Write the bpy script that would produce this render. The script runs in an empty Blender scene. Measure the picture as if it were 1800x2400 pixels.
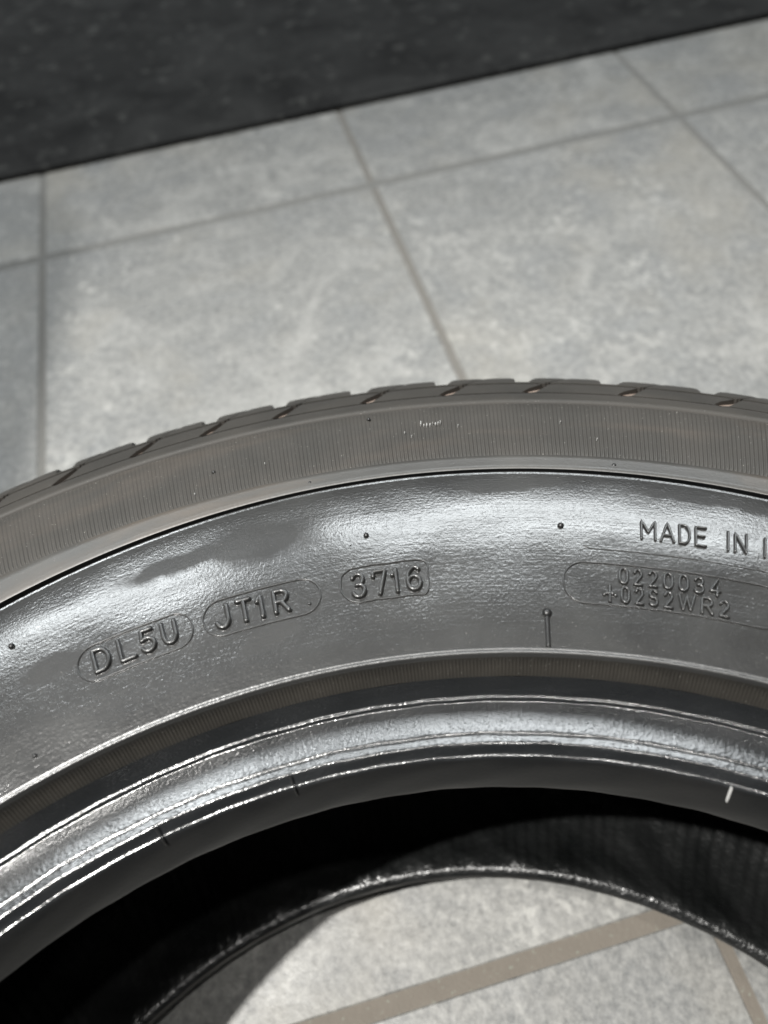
import bpy, bmesh, math, random
from mathutils import Vector, Matrix
random.seed(7)
PI = math.pi
S = bpy.context.scene
col = S.collection

# ------------------------------------------------------------------ camera
def make_camera():
    yaw, pitch, roll = math.radians(1.1481), math.radians(54.8125), math.radians(-7.7347)
    cy, sy = math.cos(yaw), math.sin(yaw)
    def rot(v): return Vector((cy*v[0]-sy*v[1], sy*v[0]+cy*v[1], v[2]))
    F = Vector((0, math.cos(pitch), -math.sin(pitch)))
    U = Vector((0, math.sin(pitch), math.cos(pitch)))
    R = Vector((1, 0, 0))
    Rc = math.cos(roll)*R + math.sin(roll)*U
    Uc = -math.sin(roll)*R + math.cos(roll)*U
    F, Rc, Uc = rot(F), rot(Rc), rot(Uc)
    m = Matrix(((Rc.x, Uc.x, -F.x, 0), (Rc.y, Uc.y, -F.y, 0.14481), (Rc.z, Uc.z, -F.z, 0.38688), (0, 0, 0, 1)))
    cam = bpy.data.cameras.new('camera')
    o = bpy.data.objects.new('camera', cam)
    col.objects.link(o)
    o.matrix_world = m
    cam.sensor_fit = 'VERTICAL'
    cam.sensor_height = 36
    cam.sensor_width = 27
    cam.lens = 36*1762.65/2400
    cam.clip_start = 0.01
    cam.clip_end = 50
    cam.dof.use_dof = True
    cam.dof.focus_distance = 0.233
    cam.dof.aperture_fstop = 7.4
    S.camera = o
make_camera()

# ------------------------------------------------------------------ world and lamps
W = bpy.data.worlds.new('World')
S.world = W
W.use_nodes = True
bg = W.node_tree.nodes['Background']
bg.inputs[0].default_value = (0.95, 0.98, 1.0, 1)
bg.inputs[1].default_value = 0.045
S.view_settings.view_transform = 'Standard'
S.view_settings.look = 'None'
S.view_settings.exposure = -0.08
S.view_settings.gamma = 1

def area(name, loc, target, sx, sy, power, colr=(1, 0.97, 0.93)):
    l = bpy.data.lights.new(name, 'AREA')
    l.shape = 'RECTANGLE'
    l.size, l.size_y = sx, sy
    l.energy = power
    l.color = colr
    o = bpy.data.objects.new(name, l)
    col.objects.link(o)
    o.location = loc
    d = Vector(target)-Vector(loc)
    o.rotation_euler = d.to_track_quat('-Z', 'Y').to_euler()
    return o
def spot(name, loc, target, power, radius, cone, blend=1.0, colr=(1, 0.98, 0.94)):
    l = bpy.data.lights.new(name, 'SPOT')
    l.energy = power
    l.shadow_soft_size = radius
    l.spot_size = math.radians(cone)
    l.spot_blend = blend
    l.color = colr
    o = bpy.data.objects.new(name, l)
    col.objects.link(o)
    o.location = loc
    o.rotation_euler = (Vector(target)-Vector(loc)).to_track_quat('-Z', 'Y').to_euler()
    return o
# small ceiling downlights (crisp shadows inside the tyre) and ceiling panels beyond the tyre (the sheen)
spot('ceiling_downlight', (-0.70, -0.08, 2.2), (0.0, 0.0, 0), 440, 0.022, 50)
spot('ceiling_downlight', (0.20, -0.50, 2.3), (0.0, 0.2, 0), 8, 0.03, 80)
spot('ceiling_downlight', (0.34, 0.02, 2.3), (0.0, 0.1, 0), 60, 0.03, 60)
area('ceiling_panel', (0.90, 2.42, 2.6), (0.90, 2.42, 0), 2.55, 0.95, 92, (0.93, 0.98, 1.0))
area('ceiling_panel', (-1.50, 2.3, 2.6), (-1.50, 2.3, 0), 1.3, 0.95, 66, (0.93, 0.98, 1.0))

# ------------------------------------------------------------------ materials
def new_mat(name):
    m = bpy.data.materials.new(name)
    m.use_nodes = True
    nt = m.node_tree
    b = nt.nodes['Principled BSDF']
    return m, nt, b
def N(nt, kind, **kw):
    n = nt.nodes.new(kind)
    for k, v in kw.items():
        if hasattr(n, k): setattr(n, k, v)
        else: n.inputs[k].default_value = v
    return n
def noise(nt, vec, scale, detail=4, rough=0.6, dist=0.0):
    n = N(nt, 'ShaderNodeTexNoise')
    n.inputs['Scale'].default_value = scale
    n.inputs['Detail'].default_value = detail
    n.inputs['Roughness'].default_value = rough
    n.inputs['Distortion'].default_value = dist
    nt.links.new(vec, n.inputs['Vector'])
    return n.outputs['Fac']
def ramp(nt, fac, stops):
    r = N(nt, 'ShaderNodeValToRGB')
    e = r.color_ramp.elements
    while len(e) < len(stops): e.new(0.5)
    for i, (p, c) in enumerate(stops):
        e[i].position = p
        e[i].color = (c, c, c, 1) if not hasattr(c, '__len__') else (c[0], c[1], c[2], 1)
    nt.links.new(fac, r.inputs['Fac'])
    return r.outputs['Color']
def mix(nt, fac, a, b, mode='MIX'):
    n = N(nt, 'ShaderNodeMix')
    n.data_type = 'RGBA'
    n.blend_type = mode
    if isinstance(fac, (int, float)): n.inputs[0].default_value = fac
    else: nt.links.new(fac, n.inputs[0])
    for i, v in ((6, a), (7, b)):
        if isinstance(v, (tuple, list)): n.inputs[i].default_value = (v[0], v[1], v[2], 1)
        else: nt.links.new(v, n.inputs[i])
    return n.outputs[2]
def math_(nt, op, a, b=None):
    n = N(nt, 'ShaderNodeMath')
    n.operation = op
    for i, v in enumerate((a, b)):
        if v is None: continue
        if isinstance(v, (int, float)): n.inputs[i].default_value = v
        else: nt.links.new(v, n.inputs[i])
    return n.outputs[0]
def bump(nt, h, dist, strength=1.0, prev=None):
    n = N(nt, 'ShaderNodeBump')
    n.inputs['Strength'].default_value = strength
    n.inputs['Distance'].default_value = dist
    nt.links.new(h, n.inputs['Height'])
    if prev is not None: nt.links.new(prev, n.inputs['Normal'])
    return n.outputs['Normal']
def obj_co(nt):
    return N(nt, 'ShaderNodeTexCoord').outputs['Object']
def uv_co(nt, sx=1, sy=1):
    t = N(nt, 'ShaderNodeTexCoord')
    m = N(nt, 'ShaderNodeMapping')
    m.inputs['Scale'].default_value = (sx, sy, 1)
    nt.links.new(t.outputs['UV'], m.inputs['Vector'])
    return m.outputs['Vector']

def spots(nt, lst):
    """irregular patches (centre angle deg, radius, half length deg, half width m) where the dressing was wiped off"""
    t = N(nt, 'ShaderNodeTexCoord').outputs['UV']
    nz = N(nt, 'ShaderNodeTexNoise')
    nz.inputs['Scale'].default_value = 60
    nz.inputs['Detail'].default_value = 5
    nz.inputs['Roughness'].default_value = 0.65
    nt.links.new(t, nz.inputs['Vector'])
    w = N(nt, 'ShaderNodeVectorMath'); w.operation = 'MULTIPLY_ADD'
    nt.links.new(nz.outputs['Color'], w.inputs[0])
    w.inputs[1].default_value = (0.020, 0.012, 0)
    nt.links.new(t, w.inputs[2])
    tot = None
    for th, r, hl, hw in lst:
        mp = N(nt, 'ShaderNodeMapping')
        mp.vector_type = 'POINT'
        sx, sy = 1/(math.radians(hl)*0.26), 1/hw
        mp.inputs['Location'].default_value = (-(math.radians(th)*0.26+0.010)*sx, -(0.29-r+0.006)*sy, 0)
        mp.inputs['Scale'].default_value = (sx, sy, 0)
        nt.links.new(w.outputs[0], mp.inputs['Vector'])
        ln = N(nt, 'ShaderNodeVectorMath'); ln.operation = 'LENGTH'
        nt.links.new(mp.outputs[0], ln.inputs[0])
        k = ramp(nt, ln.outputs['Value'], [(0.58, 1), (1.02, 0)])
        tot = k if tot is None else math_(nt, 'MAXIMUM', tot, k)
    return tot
def rubber(name, dark, light, r0, r1, grain, grain_scale, coat=0.0, coat_r=0.2, streak=0.0, stain=None, spec=0.5, dust=0.0, wave=0.0, bare=None):
    m, nt, b = new_mat(name)
    co = obj_co(nt)
    blotch = noise(nt, co, 28, 5, 0.6, 0.4)
    fine = noise(nt, co, 900, 3, 0.7)
    c = mix(nt, ramp(nt, blotch, [(0.32, 0), (0.68, 1)]), dark, light)
    if dust:
        spk = ramp(nt, noise(nt, co, 1500, 2, 0.6), [(0.70, 0), (0.76, 1)])
        c = mix(nt, math_(nt, 'MULTIPLY', spk, dust), c, (0.42, 0.41, 0.38))
    if stain:
        st = ramp(nt, noise(nt, uv_co(nt, 14, 60), 1.0, 4, 0.6, 0.3), [(0.50, 0), (0.74, 1)])
        c = mix(nt, math_(nt, 'MULTIPLY', st, stain[1]), c, stain[0])
    nt.links.new(c, b.inputs['Base Color'])
    # wiped dressing: roughness changes in streaks along the circumference
    sk = noise(nt, uv_co(nt, 9, 75), 1.0, 5, 0.65, 0.6)
    rr = ramp(nt, mix(nt, 0.5, sk, blotch), [(0.35, r0), (0.65, r1)])
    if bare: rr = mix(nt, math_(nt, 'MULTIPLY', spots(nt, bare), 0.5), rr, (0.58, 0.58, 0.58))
    nt.links.new(rr, b.inputs['Roughness'])
    b.inputs['Specular IOR Level'].default_value = spec
    if coat:
        b.inputs['Coat Weight'].default_value = coat
        b.inputs['Coat Roughness'].default_value = coat_r
        b.inputs['Coat IOR'].default_value = 1.85
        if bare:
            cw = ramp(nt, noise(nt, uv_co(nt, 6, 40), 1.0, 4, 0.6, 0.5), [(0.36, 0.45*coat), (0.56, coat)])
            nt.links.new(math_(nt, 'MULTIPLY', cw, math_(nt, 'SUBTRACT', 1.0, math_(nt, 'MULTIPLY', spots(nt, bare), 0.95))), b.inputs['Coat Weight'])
    g = noise(nt, co, grain_scale*0.85, 2, 0.6)
    nrm = bump(nt, g, grain*0.55, 1.0)
    g2 = noise(nt, co, grain_scale*0.33, 3, 0.6)
    nrm = bump(nt, g2, grain*0.34, 1.0, nrm)
    if wave:
        nrm = bump(nt, noise(nt, co, 22, 2, 0.5), wave, 1.0, nrm)
    if streak:
        s = noise(nt, uv_co(nt, 40, 1400), 1.0, 3, 0.7, 0.2)
        nrm = bump(nt, s, streak, 1.0, nrm)
    nt.links.new(nrm, b.inputs['Normal'])
    if coat: nt.links.new(nrm, b.inputs['Coat Normal'])
    return m

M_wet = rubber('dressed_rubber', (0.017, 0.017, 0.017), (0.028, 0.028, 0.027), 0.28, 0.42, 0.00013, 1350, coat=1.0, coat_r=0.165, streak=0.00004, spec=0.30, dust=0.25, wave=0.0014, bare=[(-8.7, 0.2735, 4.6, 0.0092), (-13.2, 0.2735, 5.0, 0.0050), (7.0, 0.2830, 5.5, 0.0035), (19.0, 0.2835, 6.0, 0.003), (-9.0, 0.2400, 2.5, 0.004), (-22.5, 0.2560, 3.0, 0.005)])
M_bead = rubber('bead_rubber', (0.008, 0.009, 0.010), (0.015, 0.016, 0.017), 0.24, 0.36, 0.00025, 1250, coat=0.95, coat_r=0.20, spec=0.35, dust=0.1)
M_dry = rubber('ribbed_rubber', (0.026, 0.025, 0.0225), (0.038, 0.035, 0.031), 0.55, 0.7, 0.00004, 1500, spec=0.4, stain=((0.09, 0.07, 0.055), 0.35), dust=0.5)
M_dryd = rubber('dark_ribbed_rubber', (0.020, 0.0185, 0.016), (0.032, 0.029, 0.0245), 0.45, 0.6, 0.00005, 1500, spec=0.4, dust=0.4)
M_band = rubber('satin_rubber', (0.036, 0.035, 0.033), (0.052, 0.050, 0.046), 0.36, 0.5, 0.00008, 1300, spec=0.6, stain=((0.13, 0.095, 0.065), 0.4), dust=0.2)
M_tread = rubber('tread_rubber', (0.026, 0.0245, 0.022), (0.039, 0.0355, 0.031), 0.55, 0.7, 0.00006, 900, spec=0.4, dust=0.3)
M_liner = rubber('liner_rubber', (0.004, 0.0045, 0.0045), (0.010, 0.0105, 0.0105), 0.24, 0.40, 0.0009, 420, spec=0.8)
M_letter = rubber('moulded_rubber', (0.011, 0.011, 0.011), (0.018, 0.018, 0.017), 0.36, 0.46, 0.00005, 1300, coat=0.35, coat_r=0.22, spec=0.45)
M_ridge = rubber('ridge_rubber', (0.020, 0.020, 0.020), (0.030, 0.030, 0.029), 0.34, 0.46, 0.00016, 1300, coat=0.5, coat_r=0.28, spec=0.5)
M_toe = rubber('bead_toe_rubber', (0.007, 0.0075, 0.008), (0.013, 0.013, 0.013), 0.34, 0.48, 0.00010, 1100, spec=0.35)
M_nub = rubber('nub_rubber', (0.010, 0.010, 0.010), (0.016, 0.016, 0.016), 0.3, 0.4, 0.00002, 1500, spec=0.5)

def plain(name, c, r, g=0.0001, s=800):
    m, nt, b = new_mat(name)
    co = obj_co(nt)
    f = noise(nt, co, 90, 4, 0.6)
    nt.links.new(mix(nt, f, tuple(x*0.8 for x in c), tuple(min(1, x*1.2) for x in c)), b.inputs['Base Color'])
    b.inputs['Roughness'].default_value = r
    nt.links.new(bump(nt, noise(nt, co, s, 3), g), b.inputs['Normal'])
    return m
M_dustgroove = plain('dusty_groove_rubber', (0.22, 0.17, 0.14), 0.8)
M_chalk = plain('pale_scuffed_rubber', (0.45, 0.45, 0.44), 0.6)

def tile_mat():
    m, nt, b = new_mat('concrete_look_porcelain')
    g = N(nt, 'ShaderNodeNewGeometry')
    oi = N(nt, 'ShaderNodeObjectInfo')
    sh = N(nt, 'ShaderNodeVectorMath'); sh.operation = 'MULTIPLY_ADD'
    nt.links.new(oi.outputs['Random'], sh.inputs[0])
    sh.inputs[1].default_value = (17, 9, 5)
    nt.links.new(g.outputs['Position'], sh.inputs[2])
    co = sh.outputs[0]
    big = noise(nt, co, 5, 4, 0.55, 0.6)
    mid = noise(nt, co, 38, 5, 0.65, 0.3)
    fin = noise(nt, co, 260, 4, 0.75)
    c = mix(nt, ramp(nt, big, [(0.3, 0), (0.7, 1)]), (0.070, 0.073, 0.071), (0.108, 0.109, 0.103))
    c = mix(nt, ramp(nt, mid, [(0.50, 0), (0.72, 0.62)]), c, (0.23, 0.229, 0.217))
    c = mix(nt, ramp(nt, mid, [(0.22, 0.55), (0.42, 0)]), c, (0.115, 0.12, 0.12))
    mp = N(nt, 'ShaderNodeMapping')
    mp.inputs['Rotation'].default_value = (0, 0, -0.42)
    mp.inputs['Scale'].default_value = (0.30, 1.0, 1)
    nt.links.new(co, mp.inputs['Vector'])
    cloud = noise(nt, co, 8, 7, 0.72, 1.4)
    strk = noise(nt, mp.outputs[0], 34, 5, 0.7, 0.5)
    c = mix(nt, ramp(nt, strk, [(0.55, 0), (0.72, 0.55)]), c, (0.215, 0.214, 0.202))
    c = mix(nt, ramp(nt, strk, [(0.30, 0.5), (0.44, 0)]), c, (0.085, 0.088, 0.088))
    c = mix(nt, ramp(nt, cloud, [(0.37, 0.85), (0.53, 0)]), c, (0.085, 0.090, 0.092))
    c = mix(nt, ramp(nt, cloud, [(0.52, 0), (0.66, 0.85)]), c, (0.205, 0.204, 0.194))
    c = mix(nt, 0.30, c, ramp(nt, fin, [(0.3, (0.07, 0.07, 0.07)), (0.72, (0.55, 0.54, 0.51))]))
    fleck = math_(nt, 'MULTIPLY', ramp(nt, noise(nt, co, 110, 4, 0.7), [(0.52, 0), (0.68, 1)]), ramp(nt, noise(nt, co, 11, 3, 0.6, 0.8), [(0.44, 0.0), (0.62, 0.85)]))
    c = mix(nt, fleck, c, (0.31, 0.307, 0.29))
    warm = ramp(nt, noise(nt, co, 9, 3, 0.6), [(0.52, 0), (0.72, 0.35)])
    c = mix(nt, warm, c, (0.24, 0.22, 0.18))
    nt.links.new(c, b.inputs['Base Color'])
    nt.links.new(ramp(nt, mid, [(0.3, 0.42), (0.7, 0.58)]), b.inputs['Roughness'])
    n1 = bump(nt, fin, 0.0003, 0.8)
    n1 = bump(nt, mid, 0.0010, 0.6, n1)
    nt.links.new(n1, b.inputs['Normal'])
    return m
M_tile = tile_mat()
def pale(nt, g):   # the joints in use round the tyre are dirty, those further off are clean
    sp = N(nt, 'ShaderNodeSeparateXYZ')
    nt.links.new(g, sp.inputs[0])
    y = math_(nt, 'ADD', sp.outputs['Y'], math_(nt, 'MULTIPLY', noise(nt, g, 9, 3, 0.6), 0.25))
    dirty = ramp(nt, y, [(0.42, 0), (0.66, 0.55)])
    d = N(nt, 'ShaderNodeVectorMath'); d.operation = 'DOT_PRODUCT'
    nt.links.new(g, d.inputs[0])
    d.inputs[1].default_value = (-math.sin(math.radians(9.6788)), math.cos(math.radians(9.6788)), 0)
    row = math_(nt, 'LESS_THAN', math_(nt, 'ABSOLUTE', math_(nt, 'SUBTRACT', d.outputs['Value'], 0.7653)), 0.006)   # this joint was regrouted
    tot = math_(nt, 'MAXIMUM', dirty, math_(nt, 'MULTIPLY', row, 0.95))
    e = N(nt, 'ShaderNodeVectorMath'); e.operation = 'DOT_PRODUCT'
    nt.links.new(g, e.inputs[0])
    e.inputs[1].default_value = (math.cos(math.radians(9.6788)), math.sin(math.radians(9.6788)), 0)
    side = math_(nt, 'GREATER_THAN', math_(nt, 'ABSOLUTE', math_(nt, 'SUBTRACT', e.outputs['Value'], 0.1477)), 0.15)
    sp2 = math_(nt, 'GREATER_THAN', sp.outputs['Y'], 0.4)
    return math_(nt, 'MAXIMUM', tot, math_(nt, 'MULTIPLY', math_(nt, 'MULTIPLY', side, sp2), 0.85))
def grout_mat():
    m, nt, b = new_mat('sand_grout')
    g = N(nt, 'ShaderNodeNewGeometry').outputs['Position']
    c = mix(nt, noise(nt, g, 60, 5, 0.7), (0.112, 0.098, 0.082), (0.155, 0.138, 0.116))
    c = mix(nt, pale(nt, g), c, (0.128, 0.128, 0.122))
    c = mix(nt, ramp(nt, noise(nt, g, 420, 2, 0.6), [(0.64, 0), (0.74, 0.4)]), c, (0.26, 0.3, 0.25))
    nt.links.new(c, b.inputs['Base Color'])
    b.inputs['Roughness'].default_value = 0.85
    nt.links.new(bump(nt, noise(nt, g, 500, 4, 0.7), 0.0006), b.inputs['Normal'])
    return m
M_grout = grout_mat()
def mat_mat():
    m, nt, b = new_mat('charcoal_rubber_mat')
    g = N(nt, 'ShaderNodeNewGeometry').outputs['Position']
    c = mix(nt, ramp(nt, noise(nt, g, 9, 6, 0.7, 0.8), [(0.36, 0), (0.64, 1)]), (0.005, 0.005, 0.005), (0.022, 0.022, 0.0215))
    c = mix(nt, ramp(nt, noise(nt, g, 55, 3, 0.6), [(0.58, 0), (0.70, 0.7)]), c, (0.055, 0.055, 0.052))
    nt.links.new(c, b.inputs['Base Color'])
    b.inputs['Roughness'].default_value = 0.75
    b.inputs['Specular IOR Level'].default_value = 0.15
    nt.links.new(bump(nt, noise(nt, g, 700, 3, 0.7), 0.0004), b.inputs['Normal'])
    return m
M_mat = mat_mat()

# ------------------------------------------------------------------ helpers
def link(name, me, mat, parent=None, smooth=True):
    if mat is not None and not me.materials: me.materials.append(mat)
    if smooth:
        me.polygons.foreach_set('use_smooth', [True]*len(me.polygons))
    o = bpy.data.objects.new(name, me)
    col.objects.link(o)
    o.parent = parent
    return o
def mesh(name, v, f, uv=None):
    me = bpy.data.meshes.new(name)
    me.from_pydata(v, [], f)
    if uv:
        l = me.uv_layers.new(name='UVMap')
        idx = [0]*len(me.loops)
        me.loops.foreach_get('vertex_index', idx)
        flat = [0.0]*(2*len(idx))
        for i, k in enumerate(idx):
            flat[2*i], flat[2*i+1] = uv[k]
        l.data.foreach_set('uv', flat)
    me.update()
    return me
def pol(r, th, z):   # th in degrees, clockwise from +Y
    a = math.radians(th)
    return (r*math.sin(a), r*math.cos(a), z)
def catmull(P, n):
    out = []
    for i in range(len(P)-1):
        p0 = P[max(i-1, 0)]; p1 = P[i]; p2 = P[i+1]; p3 = P[min(i+2, len(P)-1)]
        for k in range(n):
            t = k/n
            out.append(tuple(0.5*((2*p1[j])+(-p0[j]+p2[j])*t+(2*p0[j]-5*p1[j]+4*p2[j]-p3[j])*t*t+(-p0[j]+3*p1[j]-3*p2[j]+p3[j])*t**3) for j in range(2)))
    out.append(P[-1])
    return out
WT = 0.2045
def revolve(name, prof, seg, disp=None, flip=False):
    """surface of revolution; prof goes from outside to inside on the top side"""
    v, uv, f = [], [], []
    n = len(prof)
    s = [0]
    for i in range(1, n): s.append(s[-1]+math.hypot(prof[i][0]-prof[i-1][0], prof[i][1]-prof[i-1][1]))
    for k in range(seg):
        th = 360*k/seg
        if th > 180: th -= 360
        for i, (r, z) in enumerate(prof):
            if disp:
                r, z = disp(th, r, z, i, k)
            v.append(pol(r, th, WT-z if flip else z))
            uv.append((math.radians(th)*0.26, s[i]))
    for k in range(seg):
        k2 = (k+1) % seg
        for i in range(n-1):
            a, b, c, d = k*n+i, k*n+i+1, k2*n+i+1, k2*n+i
            f.append((a, d, c, b) if flip else (a, b, c, d))
    return mesh(name, v, f, uv)

# ------------------------------------------------------------------ floor
TH = math.radians(9.6788)
E1 = (math.cos(TH), math.sin(TH)); E2 = (-math.sin(TH), math.cos(TH))
def fl(a, b): return (a*E1[0]+b*E2[0], a*E1[1]+b*E2[1])
def build_floor():
    v = []
    for a, b in ((-3, -2), (3.4, -2), (3.4, 3.2), (-3, 3.2)):
        x, y = fl(a, b); v.append((x, y, -0.0005))
    v += [(p[0], p[1], -0.03) for p in v[:4]]
    fl_o = link('floor', mesh('floor', v, [(0, 1, 2, 3), (4, 7, 6, 5), (0, 4, 5, 1), (1, 5, 6, 2), (2, 6, 7, 3), (3, 7, 4, 0)]), M_grout, None, False)
    fl_o['kind'] = 'structure'
    pa, pb = 0.2985, 0.6046
    ga, gb = 0.0056, 0.0080
    w, h = pa-ga, pb-gb
    be = 0.0007
    tv = []
    for (dx, z) in ((0, -0.012), (0, -be), (be, 0)):
        for sx, sy in ((-1, -1), (1, -1), (1, 1), (-1, 1)):
            tv.append((sx*(w/2-dx), sy*(h/2-dx), z))
    tf = [(8, 9, 10, 11)]
    for r in (0, 4):
        for i in range(4):
            j = (i+1) % 4
            tf.append((r+i, r+j, r+4+j, r+4+i))
    tm = mesh('tile', tv, tf)
    tm.materials.append(M_tile)
    for i in range(-9, 10):
        for j in range(-3, 5):
            a = 0.1477+pa*(i+0.5); b = 0.1607+pb*(j+0.5)
            if abs(a) > 2.9 or b < -1.6 or b > 2.9: continue
            o = bpy.data.objects.new('tile', tm)
            col.objects.link(o)
            x, y = fl(a, b)
            o.location = (x, y, random.uniform(-0.0002, 0.0002))
            o.rotation_euler = (0, 0, TH)
            o.parent = fl_o
build_floor()

def build_mat():
    a0, a1, b0, b1, t = -2.2, 2.6, 0.9068, 2.3, 0.005
    r = 0.0015
    v = []
    for d, z in ((0, -0.001), (0, t-r), (r*0.3, t-r*0.3), (r, t)):
        for a, b in ((a0+d, b0+d), (a1-d, b0+d), (a1-d, b1-d), (a0+d, b1-d)):
            x, y = fl(a, b); v.append((x, y, z))
    f = [(12, 13, 14, 15), (3, 2, 1, 0)]
    for q in (0, 4, 8):
        for i in range(4):
            j = (i+1) % 4
            f.append((q+i, q+j, q+4+j, q+4+i))
    o = link('rubber_mat', mesh('rubber_mat', v, f), M_mat, None, False)
    o['label'] = 'flat charcoal rubber mat lying across the grey tiles behind the tyre'
    o['category'] = 'mat'
build_mat()

# ------------------------------------------------------------------ tyre
tyre = bpy.data.objects.new('tyre', None)
col.objects.link(tyre)
tyre['label'] = 'used black car tyre lying flat on grey tiles, sidewall moulded 3716'
tyre['category'] = 'tyre'

def warpE(th, r, z):
    d = min(abs(th-4), 30)
    w = max(0.0, 1-abs(r-0.2895)/0.0075) if r > 0.2895 else max(0.0, 1-abs(r-0.2895)/0.022)
    return r-6.2e-6*d*d*w
# profile pieces, outside to inside
SW = catmull([(0.2900, 0.1985), (0.284, 0.1998), (0.276, 0.2010), (0.268, 0.2016), (0.260, 0.2018), (0.250, 0.2016), (0.240, 0.2013), (0.2335, 0.20105), (0.2291, 0.2008)], 6)
SWfull = [(0.3259, 0.192), (0.312, 0.1953), (0.297, 0.1975)]+SW
def surf(th, r):
    P = SWfull
    for i in range(len(P)-1):
        if P[i][0] >= r >= P[i+1][0]:
            t = (P[i][0]-r)/(P[i][0]-P[i+1][0])
            z = P[i][1]*(1-t)+P[i+1][1]*t
            break
    else:
        z = 0.1985
    return z
def lerp(a, b, t): return a+(b-a)*t

SEG = 1440
def build_top(flip):
    low = flip
    # narrow moulding between tread and ribs
    p = [(0.3368, 0.1808), (0.33675, 0.1837), (0.3362, 0.1849), (0.3330, 0.1878), (0.3290, 0.1905), (0.3272, 0.1917), (0.3259, 0.1924), (0.3252, 0.1922), (0.3247, 0.1917)]
    link('shoulder_strip', revolve('shoulder_strip', p, 720, None, flip), M_tread, tyre)
    # E groove and smooth band
    def dE(th, r, z, i, k): return warpE(th, r, z), z
    p = [(0.2972, 0.1975), (0.2968, 0.1981), (0.2955, 0.1983), (0.2940, 0.1985), (0.2925, 0.1988), (0.2914, 0.1990), (0.2909, 0.1987)]
    link('smooth_band', revolve('smooth_band', p, 720, dE, flip), M_band, tyre)
    p = [(0.2900, 0.1981), (0.2897, 0.19875)]+SW[1:]
    if low: p = p[::3]+[p[-1]]
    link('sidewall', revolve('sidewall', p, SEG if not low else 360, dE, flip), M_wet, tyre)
    g = [(0.2909, 0.1987), (0.29088, 0.1955), (0.29005, 0.1955), (0.2900, 0.1981)]
    link('mould_groove', revolve('mould_groove', g, 720, dE, flip), M_toe, tyre, False)
    # rim line
    p = [(0.2291, 0.2008), (0.2289, 0.2011), (0.2286, 0.2012), (0.22845, 0.2009), (0.2281, 0.2014), (0.2276, 0.2015), (0.2271, 0.2010), (0.2268, 0.1999)]
    link('rim_ridge', revolve('rim_ridge', p, 720, None, flip), M_ridge, tyre)
    # bead
    K = [(0.2241, 0.1935), (0.2229, 0.1908), (0.2217, 0.1886), (0.2209, 0.18765), (0.2204, 0.1877), (0.2200, 0.1874), (0.2196, 0.1869),
         (0.2190, 0.1869), (0.2165, 0.18725), (0.2140, 0.18765), (0.2120, 0.18805), (0.2103, 0.18835), (0.2101, 0.1882), (0.2099, 0.1884), (0.2086, 0.18865), (0.2077, 0.18882), (0.2073, 0.1887), (0.2062, 0.1876),
         (0.2052, 0.1867), (0.2048, 0.18665), (0.2043, 0.18620), (0.2036, 0.1851), (0.2024, 0.1822), (0.2013, 0.1787), (0.2007, 0.1760), (0.2004, 0.1735), (0.2010, 0.1715)]
    K2 = []
    for i in range(len(K)-1):
        n = 2
        for k in range(n): K2.append((lerp(K[i][0], K[i+1][0], k/n), lerp(K[i][1], K[i+1][1], k/n)))
    K2.append(K[-1])
    def dB(th, r, z, i, k):
        a = math.radians(th)
        return r+0.00008*math.sin(37*a+i)+0.00006*math.sin(91*a), z+0.00006*math.sin(53*a+1)
    cut = 2*20
    link('bead', revolve('bead', K2[:cut+1], SEG, dB, flip), M_bead, tyre)
    def dT(th, r, z, i, k): return dB(th, r, z, i+cut, k)
    link('bead_toe', revolve('bead_toe', K2[cut:], SEG, dT, flip), M_toe, tyre)
    # inner liner half
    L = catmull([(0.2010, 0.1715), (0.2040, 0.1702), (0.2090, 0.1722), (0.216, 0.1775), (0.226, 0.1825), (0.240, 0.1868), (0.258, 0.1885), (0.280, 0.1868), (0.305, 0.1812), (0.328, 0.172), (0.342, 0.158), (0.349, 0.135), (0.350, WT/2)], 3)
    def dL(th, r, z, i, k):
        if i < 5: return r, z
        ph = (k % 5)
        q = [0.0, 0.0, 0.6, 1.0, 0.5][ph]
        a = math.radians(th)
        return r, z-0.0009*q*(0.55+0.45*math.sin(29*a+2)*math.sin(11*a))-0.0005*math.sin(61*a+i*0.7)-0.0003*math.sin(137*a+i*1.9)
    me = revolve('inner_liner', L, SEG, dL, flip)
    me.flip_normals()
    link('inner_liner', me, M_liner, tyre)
build_top(False)
build_top(True)

# fine radial ribs -------------------------------------------------------------
def rib_band(name, prof, hs, mat, flip=False, num=1509):
    cr = (0.0, 0.15, 1.0, 0.15)
    def d(th, r, z, i, k):
        return r, z+hs[i]*cr[k % 4]*(0.85+0.15*math.sin(k*0.37))
    o = link(name, revolve(name, prof, num*4, d, flip), mat, tyre)
    o['kind'] = 'stuff'
P1 = [(0.3247, 0.1917), (0.3240, 0.1921), (0.3180, 0.1936), (0.3110, 0.1951), (0.3040, 0.1964), (0.2985, 0.1974), (0.2976, 0.1973), (0.2972, 0.1975)]
rib_band('fine_ribs', P1, [0, 0.00045, 0.00050, 0.00070, 0.00090, 0.00100, 0.0008, 0], M_dry)
P2 = [(0.2268, 0.1999), (0.2267, 0.1990), (0.2264, 0.1974), (0.2255, 0.1960), (0.2246, 0.1944), (0.2241, 0.1935)]
rib_band('fine_ribs', P2, [0, 0.0004, 0.00075, 0.00085, 0.0007, 0], M_dryd)
def low_band(prof, mat, nm):
    link(nm, revolve(nm, prof, 360, None, True), mat, tyre)
low_band(P1, M_dry, 'fine_ribs'); low_band(P2, M_dryd, 'fine_ribs')

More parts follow.
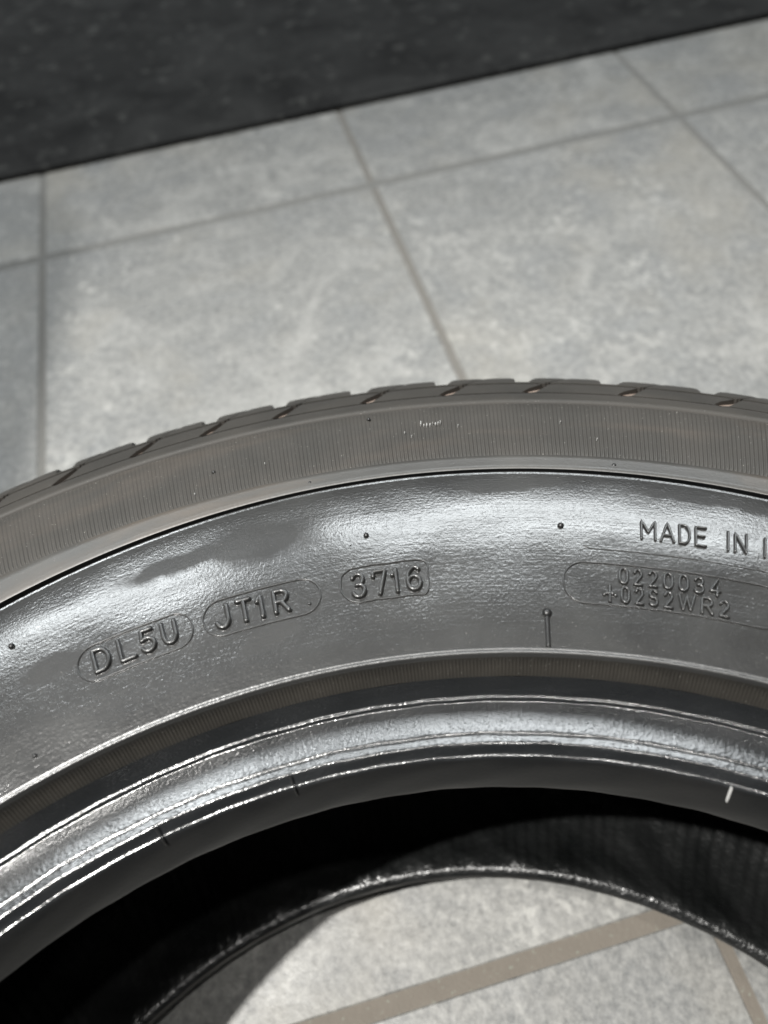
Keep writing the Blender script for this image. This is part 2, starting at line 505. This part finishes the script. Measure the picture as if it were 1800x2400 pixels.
# tread ------------------------------------------------------------------------
def build_tread():
    link('mould_groove', revolve('mould_groove', [(0.3384, 0.1829), (0.3382, 0.1800), (0.3368, 0.1800)], 720), M_toe, tyre, False)
    # carcass below the blocks; dusty groove floor at the shoulder
    p = catmull([(0.3384, 0.1800), (0.3396, 0.1803), (0.3430, 0.1783), (0.3490, 0.1738), (0.3550, 0.1690), (0.3592, 0.1600), (0.3605, 0.150)], 2)
    link('tread_groove', revolve('tread_groove', p, 720), M_dustgroove, tyre)
    p = [(0.3605, 0.150)]
    zc = [(0.150, 0.3605), (0.1440, 0.3605), (0.1435, 0.3675), (0.1240, 0.3690), (0.1235, 0.361), (0.1150, 0.361), (0.1145, 0.3695), (0.0900, 0.3695), (0.0895, 0.361), (0.0810, 0.361), (0.0805, 0.3690), (0.0610, 0.3675), (0.0605, 0.3605), (0.0545, 0.3605),
          (0.0540, 0.3672), (0.045, 0.3655), (0.036, 0.3600), (0.029, 0.3505), (0.0207, 0.3371)]
    link('tread', revolve('tread', [(r, z) for z, r in zc], 720), M_tread, tyre)
    # pitches measured where the photo shows them
    seen = [-29.3, -24.7, -20.0, -15.2, -10.8, -6.2, -0.6, 4.4, 9.55, 15.3, 20.9, 26.0]
    th = list(seen)
    rnd = [4.6, 5.1, 5.6]
    while th[-1] < 360-29.3-7.0: th.append(th[-1]+random.choice(rnd))
    th.append(360-29.3)
    # top surface curve of the shoulder (q 0..1), outer to the tread edge
    T1 = [(0.33845, 0.1831), (0.3392, 0.1827), (0.3440, 0.1796), (0.3494, 0.1762), (0.3498, 0.1758)]
    T2 = [(0.3508, 0.1754), (0.3516, 0.1750), (0.3560, 0.1718), (0.3602, 0.1684), (0.3630, 0.1645), (0.3650, 0.1600), (0.3662, 0.1550), (0.3670, 0.1505)]
    base = lambda r, z: (r-0.0045 if z < 0.165 else r-0.0020, z-0.0042 if z > 0.16 else z)
    def skew(th0, r, z):
        # groove runs clockwise as it climbs to the tread edge
        x = (r-0.3373)+(0.1839-z)*0.6
        if x < 0.0105: return th0+x/0.0105*0.75-0.45
        return th0+0.30+(x-0.0105)/0.02*1.9
    def block(T, ta, tb, ga, gb, seg=10, drop=None, sa=True, sb=True):
        """ta, tb: groove angles at both ends; ga, gb: half gap in degrees (function of row)"""
        v, f = [], []
        n = len(T)
        cols = seg+1
        for j in range(cols):
            t = j/seg
            for i, (r, z) in enumerate(T):
                a = (skew(ta, r, z) if sa else ta+2.36)+ga(i); b = (skew(tb, r, z) if sb else tb+2.36)-gb(i)
                w = 0.0
                ed = min(t, 1-t)*(b-a)
                if ed < 0.12: w = 0.00015*(1-ed/0.12)
                rr = r-w
                if drop:
                    rr -= drop(t)
                    z -= drop(t)*0.35
                v.append(pol(rr, a+(b-a)*t, z-w*0.7))
        nb = len(v)
        for j in range(cols):
            t = j/seg
            for i, (r, z) in enumerate(T):
                a = (skew(ta, r, z) if sa else ta+2.36)+ga(i); b = (skew(tb, r, z) if sb else tb+2.36)-gb(i)
                r2, z2 = base(r, z)
                v.append(pol(r2, a+(b-a)*t, z2))
        for j in range(seg):
            for i in range(n-1):
                a = j*n+i
                f.append((a, a+1, a+n+1, a+n)[::-1])
                a += nb
                f.append((a, a+1, a+n+1, a+n))
            a, b = j*n, (j+1)*n
            f.append((a, b, b+nb, a+nb)[::-1])
            a, b = j*n+n-1, (j+1)*n+n-1
            f.append((a, b, b+nb, a+nb))
        for i in range(n-1):
            a = i
            f.append((a, a+1, a+1+nb, a+nb)[::-1])
            a = seg*n+i
            f.append((a, a+1, a+1+nb, a+nb))
        me = mesh('tread_block', v, f)
        bm = bmesh.new(); bm.from_mesh(me); bmesh.ops.recalc_face_normals(bm, faces=bm.faces); bm.to_mesh(me); bm.free()
        o = link('tread_block', me, M_tread, tyre)
        me.set_sharp_from_angle(angle=math.radians(28))
        return o
    for i in range(len(th)-1):
        a, b = th[i], th[i+1]
        g1 = lambda i: 0.14 if i < 1 else (0.42 if i < 3 else 0.24)
        block(T1, a, b, g1, g1)
        g2 = lambda i: 0.16 if i < 2 else 0.05
        L = b-a
        # first piece: sipe to the lateral notch; second: notch to the next sipe
        q1 = a+L*(0.36+random.uniform(-0.02, 0.02)); q2 = a+L*(0.60+random.uniform(-0.02, 0.02))
        z0 = lambda i: 0.0
        block(T2[:2], a, b, g2, g2, 8)
        block(T2[1:], a, q1, lambda i: 0.05, lambda i: 0.0, 8, sb=False)
        block(T2[1:], q1, q2, lambda i: 0.003, lambda i: 0.003, 8, sa=False, sb=False, drop=lambda t: 0.0022 if t < 0.62 else 0.0022*(1-t)/0.38)
        block(T2[1:], q2, b, lambda i: 0.0, lambda i: 0.05, 6, sa=False)
build_tread()

# raised strokes on the sidewall -------------------------------------------------
def arc(cx, cy, rx, ry, a0, a1, n=12):
    return [(cx+rx*math.cos(math.radians(a0+(a1-a0)*i/n)), cy+ry*math.sin(math.radians(a0+(a1-a0)*i/n))) for i in range(n+1)]
G = {   # glyphs in a unit box
 'D': [[(0, 0), (0, 1), (0.42, 1)]+arc(0.42, 0.5, 0.58, 0.5, 90, -90, 14)[1:]+[(0, 0)]],
 'L': [[(0, 1), (0, 0), (1, 0)]],
 '5': [[(0.88, 1), (0.08, 1), (0.02, 0.54), (0.25, 0.60)]+arc(0.45, 0.31, 0.52, 0.31, 80, -150, 16)],
 'U': [[(0, 1), (0, 0.40)]+arc(0.5, 0.40, 0.5, 0.40, 180, 360, 14)[1:]+[(1, 1)]],
 'J': [[(0.95, 1), (0.95, 0.36)]+arc(0.48, 0.36, 0.47, 0.36, 0, -165, 14)[1:]],
 'T': [[(0, 1), (1, 1)], [(0.5, 1), (0.5, 0)]],
 '1': [[(0, 0.74), (0.72, 1), (0.72, 0)]],
 'R': [[(0, 0), (0, 1), (0.55, 1)]+arc(0.55, 0.74, 0.42, 0.26, 90, -90, 12)[1:]+[(0, 0.48)], [(0.50, 0.48), (1, 0)]],
 '3': [arc(0.46, 0.76, 0.46, 0.24, 160, -90, 14)+[(0.34, 0.52)], arc(0.46, 0.27, 0.52, 0.27, 88, -160, 16)],
 '7': [[(0.0, 0.78), (0.0, 1), (1, 1), (0.42, 0)]],
 '6': [arc(0.55, 0.78, 0.42, 0.22, 30, 90, 5)+[(0.40, 0.97)]+arc(0.62, 0.50, 0.62, 0.46, 110, 175, 6)+[(0, 0.30)], arc(0.5, 0.30, 0.5, 0.30, 0, 360, 20)],
 'M': [[(0, 0), (0, 1), (0.5, 0.36), (1, 1), (1, 0)]],
 'A': [[(0, 0), (0.5, 1), (1, 0)], [(0.20, 0.32), (0.80, 0.32)]],
 'E': [[(1, 1), (0, 1), (0, 0), (1, 0)], [(0, 0.52), (0.85, 0.52)]],
 'I': [[(0, 0), (0, 1)]],
 'N': [[(0, 0), (0, 1), (1, 0), (1, 1)]],
 '0': [arc(0.5, 0.68, 0.5, 0.32, 0, 180, 10)+arc(0.5, 0.32, 0.5, 0.32, 180, 360, 10)+[(1, 0.68)]],
 '2': [arc(0.5, 0.72, 0.47, 0.28, 160, -35, 12)+[(0, 0), (1, 0)]],
 '4': [[(0.72, 1), (0, 0.28), (1, 0.28)], [(0.74, 0.55), (0.74, 0)]],
 '+': [[(0.5, 0), (0.5, 1)], [(0, 0.5), (1, 0.5)]],
 'S': [arc(0.48, 0.75, 0.46, 0.25, 25, 255, 12)+[(0.55, 0.51)]+arc(0.50, 0.26, 0.50, 0.26, 75, -155, 12)],
 'W': [[(0, 1), (0.25, 0), (0.5, 0.95), (0.75, 0), (1, 1)]],
}
def resample(P, step):
    out = [P[0]]
    for a, b in zip(P, P[1:]):
        d = math.hypot(b[0]-a[0], b[1]-a[1])
        n = max(1, int(math.ceil(d/step)))
        for k in range(1, n+1): out.append((lerp(a[0], b[0], k/n), lerp(a[1], b[1], k/n)))
    return out
def sweep(strokes, to3d, width, height, closed=False, prof=None, step=0.0005):
    """strokes: polylines in metres (x along arc, y outward); rounded low ridge"""
    v, f = [], []
    prof = prof or [(-1, -0.30), (-0.84, 0.40), (-0.66, 0.80), (-0.36, 0.97), (0, 1), (0.36, 0.97), (0.66, 0.80), (0.84, 0.40), (1, -0.30)]
    m = len(prof)
    for P in strokes:
        P = resample(P, step)
        n = len(P)
        rings = []
        def nd(i):
            a = P[max(i-1, 0)]; b = P[min(i+1, n-1)]
            if closed:
                a = P[(i-1) % (n-1)]; b = P[(i+1) % (n-1)]
            dx, dy = b[0]-a[0], b[1]-a[1]
            l = math.hypot(dx, dy) or 1
            return dx/l, dy/l
        h = width/2
        if not closed:
            dx, dy = nd(0)
            for q in (1.0, 0.86, 0.5): rings.append((P[0][0]-dx*h*q, P[0][1]-dy*h*q, dx, dy, math.sqrt(max(0, 1-q*q))+0.02))
        for i in range(n):
            dx, dy = nd(i); rings.append((P[i][0], P[i][1], dx, dy, 1.0))
        if not closed:
            dx, dy = nd(n-1)
            for q in (0.5, 0.86, 1.0): rings.append((P[-1][0]+dx*h*q, P[-1][1]+dy*h*q, dx, dy, math.sqrt(max(0, 1-q*q))+0.02))
        s0 = len(v)
        for x, y, dx, dy, sc in rings:
            for t, z in prof:
                v.append(to3d(x-dy*t*h*sc, y+dx*t*h*sc, (z*sc if z > 0 else z)*height))
        for k in range(len(rings)-1):
            for j in range(m-1):
                a = s0+k*m+j
                f.append((a, a+m, a+m+1, a+1))
    return v, f
def frame(th0, rb):
    def f(x, y, z):
        th = th0+math.degrees(x/rb)
        r = rb+y
        return pol(r, th, surf(th, r)+z)
    return f
def letters(text, spans, rb, hgt, sw, sh=0.0007):
    rb += 0.0011
    """spans: (start, end) angle of every glyph's outer edges"""
    for ch, (a0, a1) in zip(text, spans):
        w = math.radians(a1-a0)*rb-sw
        hh = hgt-sw
        st = [[(sw/2+p[0]*w, sw/2+p[1]*hh) for p in s] for s in G[ch]]
        v, f = sweep(st, frame(a0, rb), sw, sh)
        link('letter' if ch.isalpha() else ('digit' if ch.isdigit() else 'plus_mark'), mesh('letter', v, f), M_letter, tyre)
letters('DL5U', [(-20.05, -18.80), (-18.42, -17.22), (-17.02, -15.88), (-15.65, -14.50)], 0.2467, 0.0080, 0.00150, 0.0011)
letters('JT1R', [(-12.25, -11.05), (-10.78, -9.62), (-9.52, -8.80), (-8.42, -7.20)], 0.2460, 0.0082, 0.00165, 0.0012)
letters('3716', [(-3.28, -2.20), (-1.92, -0.78), (-0.68, -0.02), (0.28, 1.42)], 0.2458, 0.0086, 0.00145, 0.0012)
letters('MADE', [(15.12, 16.12), (16.26, 17.22), (17.36, 18.14), (18.30, 19.06)], 0.2631, 0.0073, 0.00090, 0.0008)
letters('IN', [(20.15, 20.42), (20.55, 21.38)], 0.2631, 0.0073, 0.00090, 0.0008)
letters('I', [(22.22, 22.50)], 0.2631, 0.0073, 0.00090, 0.0008)
letters('0220034', [(13.72, 14.42), (14.60, 15.28), (15.50, 16.18), (16.40, 17.12), (17.32, 18.04), (18.24, 18.96), (19.14, 19.92)], 0.2477, 0.0057, 0.00105, 0.0009)
letters('+02S2WR2', [(12.84, 13.58), (13.82, 14.50), (14.68, 15.34), (15.54, 16.22), (16.44, 17.12), (17.30, 18.46), (18.66, 19.50), (19.72, 20.46)], 0.2419, 0.0056, 0.00105, 0.0009)
# thicker heads of the plus mark
def panel(a0, a1, r0, r1, rl, rr, wob=0.0, w=0.00052, h=0.00040, mat=None):
    r0 += 0.0011; r1 += 0.0011
    rb = (r0+r1)/2
    x0, x1 = 0.0, math.radians(a1-a0)*rb
    y0, y1 = r0-rb, r1-rb
    P = []
    P += arc(x0+rl, y1-rl, rl, rl, 180, 90, 12)+arc(x1-rr, y1-rr, rr, rr, 90, 0, 12)+arc(x1-rr, y0+rr, rr, rr, 0, -90, 12)+arc(x0+rl, y0+rl, rl, rl, -90, -180, 12)
    P.append(P[0])
    P = resample(P, 0.0006)
    if wob: P = [(x+wob*math.sin(x*900+y*1300), y+wob*math.sin(x*700+1)+wob*0.6*math.sin(x*2100)) for x, y in P]
    v, f = sweep([P], frame(a0, rb), w, h, True)
    link('letter_panel_outline', mesh('letter_panel_outline', v, f), mat or M_letter, tyre)
panel(-20.95, -13.60, 0.2451, 0.2560, 0.0054, 0.0050)
panel(-12.90, -5.25, 0.2445, 0.2558, 0.0056, 0.0056)
panel(-3.90, 1.78, 0.2450, 0.2562, 0.0050, 0.0024, 0.00010, 0.00055, 0.00045)
panel(10.35, 23.6, 0.2414, 0.2542, 0.0060, 0.0060)
def line(P, w, h, name, mat=None, step=0.0005):
    """P: (angle, radius)"""
    rb = P[0][1]; a0 = P[0][0]
    Q = [(math.radians(a-a0)*rb, r-rb) for a, r in P]
    v, f = sweep([Q], frame(a0, rb), w, h, step=step)
    return link(name, mesh(name, v, f), mat or M_letter, tyre)
line([(11.7, 0.2609), (12.0, 0.2602), (12.5, 0.2599)]+[(12.5+i, 0.2599) for i in range(1, 14)], 0.0003, 0.0002, 'letter_panel_outline')
line([(9.19, 0.2293), (9.20, 0.2390)], 0.0014, 0.0008, 'mould_bar', M_nub)

def nub(th, r, rad, h, name='vent_nub', mat=None):
    bm = bmesh.new()
    bmesh.ops.create_uvsphere(bm, u_segments=14, v_segments=9, radius=rad)
    for q in bm.verts:
        q.co.z = q.co.z*h/rad
    me = bpy.data.meshes.new(name)
    bm.to_mesh(me); bm.free()
    o = link(name, me, mat or M_nub, tyre)
    if 0.235 < r < 0.29: r += 0.0010
    x, y, z = pol(r, th, surf(th, r))
    o.location = (x, y, z+h*0.25)
for th, r, rad in ((-24.24, 0.2675, 0.0009), (-1.84, 0.2668, 0.00085), (10.35, 0.2664, 0.00095), (-4.91, 0.2935, 0.0007), (13.81, 0.2935, 0.0008), (-24.74, 0.2345, 0.0006),
                   (-10.66, 0.3089, 0.0006), (-0.80, 0.3208, 0.0007), (-46.5, 0.2670, 0.0009), (23.1, 0.2668, 0.0009), (36.0, 0.2668, 0.0009), (-2.9, 0.2642, 0.00025)):
    nub(th, r, rad, rad*0.9)
nub(9.20, 0.2380, 0.00135, 0.0011, 'vent_nub')
nub(-6.05, 0.2476, 0.0005, 0.0004, 'vent_nub', M_letter)
nub(12.86, 0.2446, 0.0006, 0.0005, 'plus_mark', M_letter); nub(13.56, 0.2446, 0.0006, 0.0005, 'plus_mark', M_letter); nub(13.21, 0.2466, 0.0006, 0.0005, 'plus_mark', M_letter)

# pale rub marks on the rib crests
for k in range(8):
    a = 2.38+0.17*k+random.uniform(-0.03, 0.03)
    r0 = 0.3140+random.uniform(-0.0006, 0.0006)
    line([(a, r0-0.0003), (a+0.02, r0+random.uniform(0.0004, 0.0016))], random.uniform(0.00018, 0.0004), 0.0009, 'scuff_mark', M_chalk)
for a, r in ((1.3, 0.3105), (1.7, 0.3085), (4.6, 0.3120), (10.8, 0.3130), (-7.5, 0.3065), (12.9, 0.3050), (-12.0, 0.3005)):
    line([(a, r), (a+0.03, r+0.0003)], 0.0003, 0.0010, 'scuff_mark', M_chalk)

# marks across the bead
def bead_mark(th, pts, w, mat, name):
    v, f = [], []
    for i, (r, z) in enumerate(pts):
        a = math.degrees(w/2/r)
        e = 0.6 if i in (0, len(pts)-1) else 1
        for t, hh in ((-1, -0.0002), (-0.5, 0.0002), (0.5, 0.0002), (1, -0.0002)):
            v.append(pol(r-hh, th+a*t*e+0.03*i, z+hh*0.7))
    for i in range(len(pts)-1):
        for j in range(3):
            q = i*4+j
            f.append((q, q+1, q+5, q+4))
    link(name, mesh(name, v, f), mat, tyre)
bead_mark(21.85, [(0.2041, 0.18775), (0.2036, 0.1865), (0.2030, 0.1850), (0.2023, 0.1832), (0.2019, 0.1818)], 0.0008, M_chalk, 'scuff_mark')
for th in (-9.7, -19.6, 33.0):
    bead_mark(th, [(0.2070, 0.1903), (0.2060, 0.1893), (0.2051, 0.1882), (0.2041, 0.18775), (0.2036, 0.1866), (0.2030, 0.1850)], 0.0004, M_ridge, 'mould_seam')


# unseen box added left of the tyre to cast a shadow on the tiles
def box(bm, x0, x1, y0, y1, z0, z1, r=0.0):
    vs = [bm.verts.new((x, y, z)) for z in (z0, z1) for x, y in ((x0, y0), (x1, y0), (x1, y1), (x0, y1))]
    fs = [(3, 2, 1, 0), (4, 5, 6, 7), (0, 1, 5, 4), (1, 2, 6, 5), (2, 3, 7, 6), (3, 0, 4, 7)]
    for q in fs: bm.faces.new([vs[i] for i in q])
    if r:
        es = [e for e in bm.edges if abs(e.verts[0].co.z-e.verts[1].co.z) > 0.01]
        bmesh.ops.bevel(bm, geom=es, offset=r, segments=8, profile=0.5, affect='EDGES')
def shadow_blocker():
    c = bpy.data.objects.new('added_shadow_blocker', None)
    col.objects.link(c)
    c.location = (-0.775, 0.04, 0)
    c['label'] = 'unseen grey box with rounded corners added left of the tyre to cast a shadow'
    c['category'] = 'shadow_blocker'
    m = plain('blocker_grey_steel', (0.16, 0.165, 0.17), 0.4, 0.00002)
    m2 = plain('blocker_dark_plastic', (0.03, 0.03, 0.03), 0.5, 0.00002)
    def part(name, dims, mat, par, r=0.0):
        bm = bmesh.new(); box(bm, *dims, r=r)
        me = bpy.data.meshes.new(name); bm.to_mesh(me); bm.free()
        return link(name, me, mat, par, False)
    part('blocker_body', (-0.34, 0.34, -0.42, 0.42, 0.03, 0.92), m, c, 0.06)
    part('blocker_plinth', (-0.30, 0.30, -0.38, 0.38, 0.0, 0.029), m2, c)
    z = 0.07
    for h in (0.26, 0.24, 0.18, 0.13):
        d = part('blocker_drawer', (-0.28, 0.28, -0.432, -0.4225, z, z+h-0.012), m, c)
        part('blocker_handle', (-0.16, 0.16, -0.445, -0.4325, z+h-0.045, z+h-0.03), m2, d)
        z += h
shadow_blocker()
